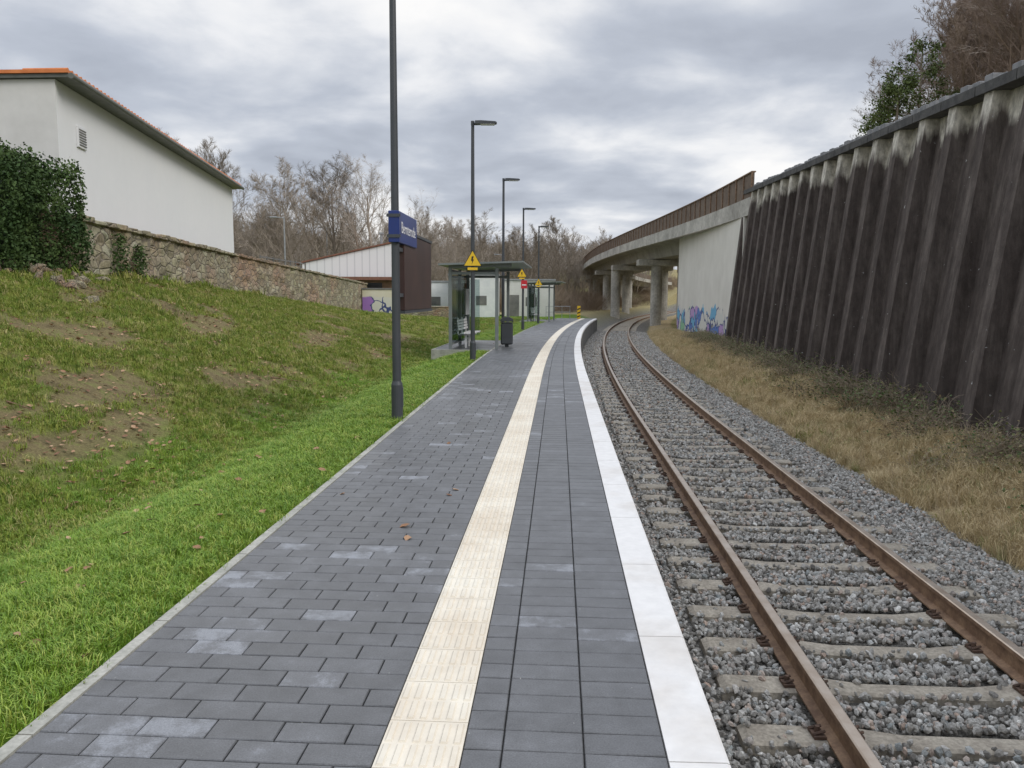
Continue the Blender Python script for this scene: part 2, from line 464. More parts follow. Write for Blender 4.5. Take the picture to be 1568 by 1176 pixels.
def stone(seed):
    rnd=random.Random(seed); import bmesh
    bm=bmesh.new(); bmesh.ops.create_icosphere(bm,subdivisions=1,radius=.5)
    sc=(rnd.uniform(.85,1.25),rnd.uniform(.7,1.0),rnd.uniform(.5,.8))
    for v in bm.verts:
        v.co=Vector([v.co[i]*sc[i]*rnd.uniform(.68,1.22) for i in range(3)])
    me=bpy.data.meshes.new('stone'); bm.to_mesh(me); bm.free()
    return me
m_stone=Mrand('ballast_stone',[(0,(.16,.15,.135)),(.25,(.29,.275,.245)),(.5,(.38,.365,.335)),(.75,(.48,.465,.43)),(.84,(.44,.33,.26)),(.9,(.24,.26,.255)),(1,(.68,.66,.61))],.85,fine=4)
so=[]
for i in range(7):
    me=stone(i); me.materials.append(m_stone); so.append(bpy.data.objects.new('ballast_stone',me))
cs=coll('ballast_stones',so)
def balpts(y0,y1,dens,r1=4.15):
    n=int((y1-y0)*r1*dens); Yv=np.random.uniform(y0,y1,n); rv=np.random.uniform(.02,r1,n); out=[]
    for Y,r in zip(Yv,rv):
        X=R(Y)+r; off=r-1.8
        if min(abs(off-.7525),abs(off+.7525))<.085: continue
        i=np.searchsorted(SLa,Y+S(Y)*off); dm=1
        for q in (i-1,i):
            if 0<=q<len(SL): dm=min(dm,abs(Y+S(Y)*off-SLa[q]))
        z=-.995
        if r>3.3: z=-.99-.14*(r-3.3)/.8
        if abs(off)<1.33 and dm<.15:
            pr=.955 if dm<.10 else .4
            if random.random()<pr: continue
            z=-.935
        elif abs(off)<1.3: z=-.968
        out.append((X,Y,z+random.uniform(-.012,.02)+.02*mn.noise(Vector((X*2,Y*2,0)))))
    return out
scatter('track_ballast',balpts(1.5,9,1100), cs,.030,.062,full=True,seed=1)
scatter('track_ballast',balpts(9,22,540), cs,.038,.07,full=True,seed=2)
scatter('track_ballast',balpts(22,60,230,4.1), cs,.06,.10,full=True,seed=3)

# ------------------------------------------------------------------ grass, leaves
def tuft(seed,n,h0,h1,spread,wid,lean,mat,name='tuft'):
    rnd=random.Random(seed); mb=MB()
    for i in range(n):
        a=rnd.uniform(0,6.283); r=spread*math.sqrt(rnd.random()); x,y=r*math.cos(a),r*math.sin(a)
        h=rnd.uniform(h0,h1); t=rnd.uniform(0,6.283); l=lean*rnd.uniform(.3,1)*h; w=wid*rnd.uniform(.7,1.2)
        dx,dy=math.cos(t),math.sin(t); px,py=-dy*w/2,dx*w/2
        m1=(x+dx*l*.35,y+dy*l*.35,h*.6); m2=(x+dx*l,y+dy*l,h*(1-.25*lean))
        mb.add([(x-px,y-py,-.01),(x+px,y+py,-.01),(m1[0]-px*.8,m1[1]-py*.8,m1[2]),(m1[0]+px*.8,m1[1]+py*.8,m1[2]),m2],[(0,1,3,2),(2,3,4)])
    return mb.obj(name,mat,link=False,fixn=False)
m_grass=Mrand('grass_blades',[(0,(.10,.20,.018)),(.4,(.17,.29,.026)),(.75,(.25,.36,.045)),(1,(.38,.42,.09))],.5,.4)
m_bankg=Mrand('bank_grass_blades',[(0,(.10,.16,.025)),(.45,(.20,.26,.04)),(.75,(.29,.30,.07)),(1,(.42,.36,.17))],.7,.2)
m_dry=Mrand('dry_grass_blades',[(0,(.38,.29,.15)),(.4,(.58,.46,.26)),(.78,(.72,.60,.37)),(.9,(.4,.31,.2)),(1,(.24,.27,.09))],.8,.2)
cg=coll('lawn_tufts',[tuft(i,22,.03,.08,.06,.0045,.9,m_grass,'lawn_tuft') for i in range(4)])
cb=coll('bank_tufts',[tuft(10+i,20,.03,.085,.09,.006,1.1,m_bankg,'bank_tuft') for i in range(4)])
cd=coll('dry_tufts',[tuft(20+i,34,.12,.42,.12,.006,.9,m_dry,'dry_tuft') for i in range(4)])
def lawnpts(y0,y1,o1,dens,o0=.03):
    n=int((y1-y0)*(o1-o0)*dens); out=[]
    for _ in range(n):
        Y=random.uniform(y0,y1); o=random.uniform(o0,o1); X=L(Y)-o
        if 23.2<Y<28.9 and o<1.85: continue
        if 51.9<Y<57.1 and o<1.85: continue
        if o>1.8 and random.random()<(o-1.8)/1.3: continue
        out.append((X,Y,hleft(X,Y)))
    return out
scatter('lawn_grass',lawnpts(2,8,3.3,750),cg,.7,1.25,.25,4)
scatter('lawn_grass',lawnpts(8,18,3.3,400),cg,.8,1.4,.25,5)
scatter('lawn_grass',lawnpts(18,60,4,110),cg,1.1,1.8,.25,6)
def bankpts(y0,y1,dens):
    out=[]; n=int((y1-y0)*7*dens)
    for _ in range(n):
        Y=random.uniform(y0,y1); wx=wallx(Y); X=random.uniform(wx+.05,L(Y)-1.9)
        q=soilq(X,Y)
        if q>.0 and random.random()<.4+1.6*q: continue
        out.append((X,Y,hleft(X,Y)))
    return out
scatter('bank_grass',bankpts(3,14,310),cb,.6,1.4,.35,7)
scatter('bank_grass',bankpts(14,34,160),cb,1,1.8,.35,8)
scatter('bank_grass',bankpts(34,62,60),cb,1.4,2.4,.35,9)
def drypts(y0,y1,dens):
    out=[]
    for _ in range(int((y1-y0)*3.2*dens)):
        Y=random.uniform(y0,y1); a=R(Y)+4.05; b=footx(Y)+.1; X=random.uniform(a,b)
        if random.random()>.55+.8*((X-a)/(b-a)):
            if random.random()<.4: continue
        if mn.noise(Vector((X*.9,Y*.9,7)))>.40: continue
        out.append((X,Y,hright(X,Y)))
    return out
scatter('dry_grass',drypts(4,20,170),cd,.3,.95,.5,10)
scatter('dry_grass',drypts(20,60,70),cd,.5,1.1,.45,11)
gp=[]
for _ in range(1800):
    Y=random.uniform(5,45); X=random.uniform(R(Y)+4.2,footx(Y))
    if mn.noise(Vector((X*.6,Y*.6,17)))<.12+.12*(X<footx(Y)-1.2): continue
    gp.append((X,Y,hright(X,Y)))
scatter('green_weeds',gp,cb,1.5,3.2,.4,14)
def leafm(seed,mat):
    rnd=random.Random(seed); mb=MB(); pts=[(0,-.5),(.28,-.25),(.34,.1),(.15,.35),(0,.5),(-.2,.32),(-.33,.05),(-.22,-.3)]
    vs=[(0,0,.0)]+[(x*rnd.uniform(.8,1.2),y,.12*abs(x)*rnd.uniform(1,3)+.1*rnd.random()) for x,y in pts]
    mb.add(vs,[(0,i+1,(i+1)%8+1) for i in range(8)]); return mb.obj('fallen_leaf',mat,link=False,fixn=False)
m_leaf=Mrand('dead_leaf',[(0,(.16,.08,.045)),(.5,(.32,.18,.10)),(1,(.48,.32,.2))],.7)
cl=coll('leaf_shapes',[leafm(i,m_leaf) for i in range(3)])
lp=[]
for _ in range(10000):
    Y=random.uniform(3,30); X=random.uniform(wallx(Y)+.2,L(Y)-.1); o=L(Y)-X
    q=soilq(X,Y)
    if q<.05 and random.random()<.965: continue
    if o<2 and random.random()<.93: continue
    lp.append((X,Y,hleft(X,Y)+.03))
scatter('fallen_leaves',lp,cl,.04,.08,.5,12)
lp=[]
for _ in range(46):
    Y=random.uniform(2.6,9); X=L(Y)-random.uniform(.05,2.2); lp.append((X,Y,hleft(X,Y)+.055))
for _ in range(7):
    Y=random.uniform(4,14); X=L(Y)+random.uniform(.1,1.3); lp.append((X,Y,.002))
scatter('fallen_leaves',lp,cl,.045,.085,.4,15)

m_stem=Mrand('bramble_stem',[(0,(.20,.15,.11)),(1,(.40,.33,.25))],.9)
m_bleaf=Mrand('bramble_leaf',[(0,(.07,.12,.035)),(.6,(.13,.18,.055)),(1,(.28,.22,.12))],.6)
def bramble(seed):
    rnd=random.Random(seed); mb=MB()
    for i in range(40):
        p=Vector((rnd.uniform(-.3,.3),rnd.uniform(-.3,.3),0)); d=Vector((rnd.uniform(-.7,.7),rnd.uniform(-.7,.7),1)).normalized()
        r=.005
        for k in range(6):
            q=p+d*rnd.uniform(.08,.16); mb.cyl(p,q,r,r*.8,3,0,False); p=q; r*=.85
            d=(d+Vector((rnd.uniform(-.5,.5),rnd.uniform(-.5,.5),-.25))).normalized()
            for _ in range(2):
                if rnd.random()<.3:
                    a=Vector((rnd.uniform(-1,1),rnd.uniform(-1,1),rnd.uniform(-.4,.6))).normalized()*rnd.uniform(.035,.06); b2=a.cross(Vector((rnd.random(),rnd.random(),1))).normalized()*.02
                    mb.add([p,p+a*.5+b2,p+a,p+a*.5-b2],[(0,1,2,3)],1)
    return mb.obj('bramble',[m_stem,m_bleaf],link=False,fixn=False)
cbr=coll('bramble_bushes',[bramble(i) for i in range(4)])
bp=[]
for _ in range(700):
    Y=random.uniform(6,46); w=footx(Y); X=w-abs(random.gauss(0,.42))-.03
    if mn.noise(Vector((Y*.45,2,1)))<-.1 and random.random()<.6: continue
    bp.append((X,Y,hright(X,Y)-.03))
scatter('bramble_thicket',bp,cbr,.4,1.2,.4,13)

# ------------------------------------------------------------------ retaining wall
m,nt,b=newmat('weathered_dark_concrete')
v1=mapped(nt,(1.6,1.6,.16)); n1=nz(nt,2.6,7,.65,v1); v2=mapped(nt,(1,1,.5)); n2=nz(nt,7,6,.7,v2)
c=ramp(nt,[(.3,(.055,.044,.039)),(.5,(.092,.076,.068)),(.7,(.155,.132,.117))],n1.outputs[0]).outputs[0]
tc=nt.nodes.new('ShaderNodeTexCoord'); sx=nt.nodes.new('ShaderNodeSeparateXYZ'); nt.links.new(tc.outputs['Object'],sx.inputs[0])
ma=nt.nodes.new('ShaderNodeMath'); ma.operation='MULTIPLY_ADD'; nt.links.new(sx.outputs['Y'],ma.inputs[0]); ma.inputs[1].default_value=-.053; nt.links.new(sx.outputs['Z'],ma.inputs[2])
v3=mapped(nt,(1.3,1.3,.12)); n3=nz(nt,2.0,4,.6,v3)
mb2=nt.nodes.new('ShaderNodeMath'); mb2.operation='MULTIPLY_ADD'; nt.links.new(n3.outputs[0],mb2.inputs[0]); mb2.inputs[1].default_value=1.8; nt.links.new(ma.outputs[0],mb2.inputs[2])
mr=nt.nodes.new('ShaderNodeMapRange'); mr.inputs[1].default_value=4.8; mr.inputs[2].default_value=5.05; nt.links.new(mb2.outputs[0],mr.inputs[0])
lt=ramp(nt,[(.3,(.33,.31,.265)),(.6,(.56,.53,.46))],n2.outputs[0]).outputs[0]
c=mix(nt,mr.outputs[0],c,lt)
n6=nz(nt,22,4,.7); n7=nz(nt,.5,3,.6); mm=nt.nodes.new('ShaderNodeMath'); mm.operation='MULTIPLY_ADD'; nt.links.new(n6.outputs[0],mm.inputs[0]); mm.inputs[1].default_value=.8; nt.links.new(n7.outputs[0],mm.inputs[2])
f=ramp(nt,[(1.0,0),(1.07,.3)],mm.outputs[0]).outputs[0]; c=mix(nt,f,c,(.25,.23,.20))
n5=nz(nt,9,3,.5); f=ramp(nt,[(.73,0),(.75,1)],n5.outputs[0]).outputs[0]; c=mix(nt,f,c,(.42,.42,.41))
f=ramp(nt,[(.3,.7),(.7,1.3)],n2.outputs[0]).outputs[0]; c=mix(nt,1,c,f,'MULTIPLY')
nt.links.new(c,b.inputs['Base Color']); b.inputs['Roughness'].default_value=.9
b.inputs['Specular IOR Level'].default_value=.25
bump(nt,b,n2.outputs[0],.6,.03)
m_wall=m
rw=empty('retaining_wall')
mb=MB(); per=1.42; y=-1.0
ys=[]
while y<36.2:
    ys+= [(y,0),(y+.80,0),(y+.84,-.28),(y+1.12,-.30),(y+1.16,0)]; y+=per
nh=8
for (yy,pr) in ys:
    ft=footz(yy)-.4; tp=walltop(yy)-.0
    for k in range(nh+1):
        t=k/nh; z=ft+(tp-ft)*t; x=footx(yy)+.75*(z-footz(yy))/(walltop(yy)-footz(yy))
        mb.v.append((x+pr,yy-pr*.1,z))
for i in range(len(ys)-1):
    for k in range(nh):
        a=i*(nh+1)+k; mb.f.append((a,a+nh+1,a+nh+2,a+1)); mb.m.append(0)
mb.obj('ribbed_face',m_wall,rw,fixn=False)
m_cop=M('coping_dark_concrete',(.05,.05,.05),(.10,.098,.094),4,.9,.5,.01,fine=30)
mb=MB(); y=-1.0; mg=MB()
while y<36.0:
    x=footx(y)+.75; z=walltop(y); y2=y+per-.03
    x2=footx(y2)+.75; z2=walltop(y2)
    mb.hexa([(x-.38,y,z-.15),(x2-.38,y2,z2-.15),(x2+.45,y2,z2-.15),(x+.45,y,z-.15),(x-.38,y,z+.03),(x2-.38,y2,z2+.03),(x2+.45,y2,z2+.03),(x+.45,y,z+.03)])
    for q in range(3):
        yy=y+.1+q*.47; xx=footx(yy)+.75; zz=walltop(yy); h=random.uniform(.10,.2)
        mg.box((xx-.26,yy,zz+.028),(xx-.04,yy+.24,zz+h),0,.01)
    y+=per
mb.obj('coping',m_cop,rw); mg.obj('coping_blocks',M('grey_metal',(.14,.145,.15),(.26,.26,.27),5,.6),rw)

# ------------------------------------------------------------------ viaduct
via=empty('concrete_viaduct')
EDGE=[(35.6,10.75,7.35),(45,11.25,7.55),(55,11.55,7.85),(65,11.75,8.1),(78,11.7,8.35),(92,11.5,8.5),(110,11.3,8.5),(132,11.9,8.4),(155,13.8,8.2),(180,18,7.9),(205,26,7.6),(230,38,7.4)]
def edge(y):
    return (float(np.interp(y,[e[0] for e in EDGE],[e[1] for e in EDGE])),float(np.interp(y,[e[0] for e in EDGE],[e[2] for e in EDGE])))
ysm=list(np.arange(35.6,230,3.0))
ex=np.array([edge(y)[0] for y in ysm]); ez=np.array([edge(y)[1] for y in ysm])
for _ in range(6):
    ex[1:-1]=(ex[:-2]+2*ex[1:-1]+ex[2:])/4; ez[1:-1]=(ez[:-2]+2*ez[1:-1]+ez[2:])/4
def sweep(profs,mat,name):
    mb=MB()
    for prof in profs:
        N=len(prof); base=len(mb.v)
        for i,(x,y,z) in enumerate(zip(ex,ysm,ez)):
            j0=max(0,i-1); j1=min(len(ysm)-1,i+1); s=(ex[j1]-ex[j0])/(ysm[j1]-ysm[j0]); n=math.hypot(1,s)
            for a,c in prof: mb.v.append((x+a/n,y-a*s/n,z+c))
        for i in range(len(ysm)-1):
            for j in range(N):
                k=(j+1)%N; mb.f.append((base+i*N+j,base+i*N+k,base+(i+1)*N+k,base+(i+1)*N+j)); mb.m.append(0)
        mb.f.append(tuple(base+j for j in range(N))); mb.m.append(0)
    return mb.obj(name,mat,via)
m_via=M('viaduct_concrete',(.34,.325,.29),(.54,.52,.47),.6,.85,.4,.02,fine=5,fa=(.7,1.15))
m_viad=M('viaduct_girder_concrete',(.26,.245,.215),(.38,.36,.32),.7,.85,.4,.02,fine=9)
sweep([[(0,-1.15),(0,-1.95),(.35,-1.95),(.35,-1.15)],[(9.65,-1.15),(9.65,-1.95),(10,-1.95),(10,-1.15)]],m_via,'edge_beam')
sweep([[(.36,-1.3),(.36,-1.6),(1.6,-1.95),(1.9,-2.9),(3.6,-2.9),(3.9,-1.95),(6.1,-1.95),(6.4,-2.9),(8.1,-2.9),(8.4,-1.95),(9.64,-1.6),(9.64,-1.3)]],m_viad,'deck')
m_rail=M('brown_parapet_panels',(.11,.075,.052),(.17,.125,.09),1.5,.8,.2,.01,fine=12)
sweep([[(.08,-1.14),(.08,-.06),(.16,-.06),(.16,-1.14)],[(9.84,-1.14),(9.84,-.06),(9.92,-.06),(9.92,-1.14)]],m_rail,'parapet_panels')
sweep([[(.02,-.055),(.02,.0),(.22,.0),(.22,-.055)]],m_rust,'parapet_handrail')
mb=MB()
for i in range(len(ysm)-1):
    for q in (0,.5):
        x=ex[i]*(1-q)+ex[i+1]*q; y=ysm[i]*(1-q)+ysm[i+1]*q; z=ez[i]*(1-q)+ez[i+1]*q
        mb.box((x+.03,y,z-1.145),(x+.075,y+.07,z-.06))
mb.obj('parapet_posts',m_rust,via)
def ezat(y): return float(np.interp(y,ysm,ez))
def exat(y): return float(np.interp(y,ysm,ex))
def graffiti(name,base1,base2,sc,stretch,zlo,colors,zoff=-2.6):
    mgraf,nt,b=newmat(name)
    n1=nz(nt,.7,6,.6); n2=nz(nt,14,5,.6)
    c=ramp(nt,[(.3,base1),(.7,base2)],n1.outputs[0]).outputs[0]
    tc=nt.nodes.new('ShaderNodeTexCoord'); sx=nt.nodes.new('ShaderNodeSeparateXYZ'); nt.links.new(tc.outputs['Object'],sx.inputs[0])
    v=mapped(nt,stretch); vo=nt.nodes.new('ShaderNodeTexVoronoi'); vo.inputs['Scale'].default_value=sc
    nd=nz(nt,1.3,2,.5); mxv=nt.nodes.new('ShaderNodeMix'); mxv.data_type='VECTOR'; mxv.inputs[0].default_value=.5
    nt.links.new(v,mxv.inputs[4]); nt.links.new(nd.outputs[1],mxv.inputs[5]); nt.links.new(mxv.outputs[1],vo.inputs['Vector'])
    hs=nt.nodes.new('ShaderNodeSeparateColor'); nt.links.new(vo.outputs['Color'],hs.inputs[0])
    gc=ramp(nt,colors,hs.outputs[0],'CONSTANT').outputs[0]
    vo2=nt.nodes.new('ShaderNodeTexVoronoi'); vo2.feature='DISTANCE_TO_EDGE'; vo2.inputs['Scale'].default_value=sc; nt.links.new(mxv.outputs[1],vo2.inputs['Vector'])
    ed=ramp(nt,[(.03,1),(.05,0)],vo2.outputs['Distance']).outputs[0]; gc=mix(nt,ed,gc,(.05,.07,.2))
    nm=nz(nt,.6,3,.6); a1=nt.nodes.new('ShaderNodeMath'); a1.operation='MULTIPLY_ADD'; nt.links.new(nm.outputs[0],a1.inputs[0]); a1.inputs[1].default_value=zoff; nt.links.new(sx.outputs['Z'],a1.inputs[2])
    mr=nt.nodes.new('ShaderNodeMapRange'); mr.inputs[1].default_value=zlo; mr.inputs[2].default_value=zlo+.1; mr.inputs[3].default_value=1; mr.inputs[4].default_value=0; nt.links.new(a1.outputs[0],mr.inputs[0])
    c=mix(nt,mr.outputs[0],c,gc)
    nt.links.new(c,b.inputs['Base Color']); b.inputs['Roughness'].default_value=.8; bump(nt,b,n2.outputs[0],.2,.01)
    return mgraf
mgraf=graffiti('abutment_concrete_graffiti',(.62,.60,.54),(.72,.70,.64),1.9,(.7,.42,1.0),-.35,
 [(0,(.15,.4,.6)),(.16,(.62,.62,.58)),(.34,(.7,.6,.12)),(.48,(.25,.5,.3)),(.6,(.62,.62,.58)),(.72,(.45,.3,.55)),(.82,(.6,.6,.6)),(.92,(.1,.2,.5))])
mb=MB(); n=8
for i in range(n):
    ya=36.6+i*(60-36.6)/n; yb=36.6+(i+1)*(60-36.6)/n
    xa=footx(ya)+.35; xb=footx(yb)+.35
    mb.hexa([(xa,ya,-1.3),(xb,yb,-1.3),(xb+9,yb,-1.3),(xa+9,ya,-1.3),(xa,ya,ezat(ya)-1.6),(xb,yb,ezat(yb)-1.6),(xb+9,yb,ezat(yb)-1.6),(xa+9,ya,ezat(ya)-1.6)])
mb.obj('abutment',mgraf,via)
mb=MB()
for y,offs in ((76,(2.4,5.0,7.8)),(94,(1.0,6.8)),(112,(2.2,5.0)),(132,(2.2,5,7.8)),(154,(2.2,5,7.8)),(178,(2.2,5,7.8))):
    z=ezat(y)-2.95
    for o in offs:
        mb.cyl((exat(y)+o,y,-1.5),(exat(y)+o,y,z-.6),.55,.55,16)
    mb.box((exat(y)+.5,y-.7,z-.6),(exat(y)+offs[-1]+1.0,y+.7,z),0,.05)
mb.obj('piers',m_via,via,fixn=True)

# ------------------------------------------------------------------ stone wall (left)
m,nt,b=newmat('rubble_stone')
v=mapped(nt,(1.0,1.0,1.9)); nd=nz(nt,1.5,3,.6)
mxv=nt.nodes.new('ShaderNodeMix'); mxv.data_type='VECTOR'; mxv.inputs[0].default_value=.14
nt.links.new(v,mxv.inputs[4]); nt.links.new(nd.outputs[1],mxv.inputs[5])
vo=nt.nodes.new('ShaderNodeTexVoronoi'); vo.inputs['Scale'].default_value=2.7; nt.links.new(mxv.outputs[1],vo.inputs['Vector'])
vo2=nt.nodes.new('ShaderNodeTexVoronoi'); vo2.feature='DISTANCE_TO_EDGE'; vo2.inputs['Scale'].default_value=2.7; nt.links.new(mxv.outputs[1],vo2.inputs['Vector'])
hs=nt.nodes.new('ShaderNodeSeparateColor'); nt.links.new(vo.outputs['Color'],hs.inputs[0])
c=ramp(nt,[(0,(.24,.20,.15)),(.3,(.35,.29,.21)),(.5,(.44,.385,.28)),(.75,(.31,.245,.19)),(1,(.47,.43,.34))],hs.outputs[0]).outputs[0]
n0=nz(nt,.3,4,.6); f=ramp(nt,[(.46,(.95,1.0,.9)),(.60,(1.0,.80,.72))],n0.outputs[0]).outputs[0]; c=mix(nt,1,c,f,'MULTIPLY')
ed=ramp(nt,[(.01,1),(.06,0)],vo2.outputs['Distance']).outputs[0]; c=mix(nt,ed,c,(.20,.17,.135))
n2=nz(nt,10,7,.75); f=ramp(nt,[(.3,.45),(.7,1.3)],n2.outputs[0]).outputs[0]; c=mix(nt,1,c,f,'MULTIPLY')
nt.links.new(c,b.inputs['Base Color']); b.inputs['Roughness'].default_value=.95
h=ramp(nt,[(0,0),(.12,1)],vo2.outputs['Distance']).outputs[0]; h=mix(nt,.5,h,n2.outputs[0]); bump(nt,b,h,.9,.06)
m_rub=m
def wtop(Y): return lerp([(16,3.2),(17,3.28),(30.5,3.2),(60,2.55)],Y)
sw=empty('stone_wall')
mb=MB(); ys=np.arange(16,60.01,.3)
for i,y in enumerate(ys):
    x=wallx(y); zt=wtop(y)+.05*mn.noise(Vector((y*1.3,0,0))); zb=lerp(FOOT,y)-.5
    for k in range(9):
        t=k/8; z=zb+(zt-zb)*t; mb.v.append((x-.03+.12*mn.noise(Vector((y*2,z*3,1)))+.06*(1-t),y,z))
    mb.v.append((x-.4,y,zt)); mb.v.append((x-.4,y,zb))
for i in range(len(ys)-1):
    for k in range(10):
        a=i*11+k; mb.f.append((a,a+11,a+12,a+1)); mb.m.append(0)
mb.f.append(tuple(range(11)));mb.m.append(0); e=(len(ys)-1)*11; mb.f.append(tuple(e+10-k for k in range(11)));mb.m.append(0)
mb.obj('rubble_masonry',m_rub,sw)
mb=MB(); y=16.0
while y<59.5:
    l=random.uniform(.35,.7); x=wallx(y); z=wtop(y)
    mb.box((x-.44,y,z-.03),(x+.05,y+l-.02,z+.05+random.uniform(0,.06)),0,.015); y+=l
mb.obj('capstones',m_rub,sw)
m=graffiti('graffiti_render',(.66,.60,.44),(.74,.70,.58),2.0,(1,1,.6),1.3,
 [(0,(.66,.62,.5)),(.25,(.75,.62,.2)),(.4,(.66,.64,.56)),(.6,(.35,.18,.5)),(.7,(.66,.64,.56)),(.88,(.35,.4,.65))],-.5)
gw=empty('graffiti_wall',(-11.1,57.2,0))
mb=MB(); mb.box((0,0,-.6),(2.7,.3,2.15),0,.02); mb.obj('rendered_face',m,gw)
mb=MB(); mb.box((-.05,-.05,2.153),(2.75,.35,2.26)); mb.obj('coping',m_concd,gw)
lw=empty('low_stone_wall',(-8.35,57.4,0))
mb=MB(); mb.box((0,0,-.5),(3.6,.35,.85),0,.03); mb.box((-.03,-.04,.853),(3.63,.39,.93),0,.02); mb.obj('masonry',m_rub,lw)

# ------------------------------------------------------------------ garage house left
ang=math.atan2(2.35,17.5)
m_render=M('white_render',(.77,.775,.78),(.80,.80,.80),.3,.85,.05,.003,fine=3,fa=(.985,1.01))
m_render2=M('grey_and_shade_render',(.60,.59,.56),(.68,.67,.645),.8,.85,.1,.005,fine=3,lo=.3,hi=.7,fa=(.95,1.04))  # shed's own pale grey; on the house front it stands for shade
m_tile=M('orange_roof_tile',(.55,.16,.045),(.68,.23,.07),5,.7)
m_gut=M('gutter_paint',(.10,.11,.095),(.15,.155,.14),4,.5)
hs_=empty('white_garage_house',(-10.35,18.0,0),ang)
mb=MB(); D=9.0; Ln=17.7; zt=6.45; zl=5.95
mb.add([(0,0,2.0),(0,Ln,2.0),(0,Ln,zt),(0,0,zt),(-D,0,2.0),(-D,Ln,2.0),(-D,Ln,zl),(-D,0,zl)],[(0,1,2,3),(5,4,7,6),(1,5,6,2)],0)
mb.add([(0,0,2.0),(0,0,zt),(-D,0,zl),(-D,0,2.0)],[(0,1,2,3)],1)  # front of the white house: its weaker light is painted in as grey
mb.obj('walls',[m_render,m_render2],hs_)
sl=(zt-zl)/D
def rz(x): return zt+x*sl
mb=MB()
mb.hexa([(-D-.3,-.10,rz(-D)+.01),(.36,-.10,rz(.36)+.01),(.36,Ln+.45,rz(.36)+.01),(-D-.3,Ln+.45,rz(-D)+.01),(-D-.3,-.10,rz(-D)+.09),(.36,-.10,rz(.36)+.09),(.36,Ln+.45,rz(.36)+.09),(-D-.3,Ln+.45,rz(-D)+.09)])
mb.obj('eaves_board',m_gut,hs_)
mb=MB()
mb.hexa([(-D-.3,-.15,rz(-D)+.095),(.34,-.15,rz(.34)+.095),(.34,Ln+.47,rz(.34)+.095),(-D-.3,Ln+.47,rz(-D)+.095),(-D-.3,-.15,rz(-D)+.17),(.34,-.15,rz(.34)+.17),(.34,Ln+.47,rz(.34)+.17),(-D-.3,Ln+.47,rz(-D)+.17)])
y=-.1
while y<Ln+.3:
    mb.cyl((.34,y,rz(.34)+.16),(-.6,y,rz(-.6)+.16),.05,.05,8); y+=.24
mb.obj('roof_tiles',m_tile,hs_)
mb=MB(); mb.cyl((.41,-.15,zt+.05),(.41,Ln+.4,zt+.05),.065,.065,12)
mb.obj('gutter',m_gut,hs_)
mb=MB(); mb.box((.0,1.0,5.15),(.05,1.5,5.65),0,.008); mb.obj('vent_frame',m_white,hs_)
mb=MB()
for i in range(7): mb.box((.051,1.05,5.2+i*.06),(.065,1.45,5.225+i*.06))
mb.obj('vent_louvres',m_concd,hs_)

# ------------------------------------------------------------------ leaf mass helper + hedge
def leafcloud(mb,n,fn,size,mi=0,rnd=random):
    for _ in range(n):
        p=Vector(fn()); a=Vector((rnd.gauss(0,1),rnd.gauss(0,1),rnd.gauss(0,1))).normalized(); b2=a.cross(Vector((rnd.gauss(0,1),rnd.gauss(0,1),rnd.gauss(0,1)))).normalized()
        s=size*rnd.uniform(.6,1.3); w=s*.32
        mb.add([p,p+a*s*.5+b2*w,p+a*s,p+a*s*.5-b2*w],[(0,1,2,3)],mi)
def Mfol(name,c1,c2,c3,scale,rough=.7):
    m,nt,b=newmat(name); n=nz(nt,scale,5,.7); n2=nz(nt,scale*9,2,.6)
    c=ramp(nt,[(.3,c1),(.5,c2),(.7,c3)],n.outputs[0]).outputs[0]
    f=ramp(nt,[(.3,.6),(.7,1.35)],n2.outputs[0]).outputs[0]; c=mix(nt,1,c,f,'MULTIPLY')
    nt.links.new(c,b.inputs['Base Color']); b.inputs['Roughness'].default_value=rough; b.inputs['Specular IOR Level'].default_value=.15
    return m
m_hedge=Mfol('evergreen_leaves',(.03,.06,.022),(.06,.10,.034),(.11,.16,.05),1.5)
hx,hy=-10.9,15.6
hd=empty('evergreen_hedge',(hx,hy,0))
def hsurf():
    u=random.uniform(-4,1.75); w=random.uniform(-1.3,1.3); z=random.uniform(1.4,4.4)
    side=random.random()
    zt=4.32+.35*mn.noise(Vector((u*1.2,w*1.2,0)))-.45*max(0,u-.9)**2
    j=.45*mn.noise(Vector((u*1.3,z*1.3,3)))
    if side<.45: w=-1.3+j+random.random()**2*.3+.5*max(0,u-.9)**2
    elif side<.8: u=1.68+.25*mn.noise(Vector((w*1.3,z*1.3,8)))-.12*((z-3.0)/1.3)**2-random.random()**2*.3
    else: z=zt-random.random()**2*.3
    z=min(z,zt)+random.gauss(0,.07)
    return (u,w+random.gauss(0,.05),z)
mb=MB(); leafcloud(mb,36000,hsurf,.075); mb.obj('foliage',m_hedge,hd,fixn=False)
mb=MB(); mb.box((-4,-.9,1.2),(1.2,1.0,4.0),0,.3); mb.obj('dark_core',M('hedge_interior_shade',(.012,.022,.009),(.02,.035,.014),5,1),hd)  # solid box behind the leaves, the hedge's inner shade put into its colour
m_ivy=Mfol('ivy_leaves',(.03,.055,.018),(.06,.10,.03),(.12,.16,.06),3)
def ivy(x,y,z0,z1,w):
    mb=MB()
    def f():
        t=random.random(); s=random.gauss(0,w*(1-.5*t)); return (random.uniform(0,.12),s,z0+(z1-z0)*t)
    leafcloud(mb,420,f,.08); e=mb.obj('ivy_plant',m_ivy,None,fixn=False); e.location=(x,y,0)
ivy(wallx(19.3)+.06,19.3,2.1,3.1,.28); ivy(wallx(20.5)+.06,20.5,2.1,2.9,.25); ivy(wallx(17.2)+.05,17.2,2.6,3.6,.12)
wp=[]
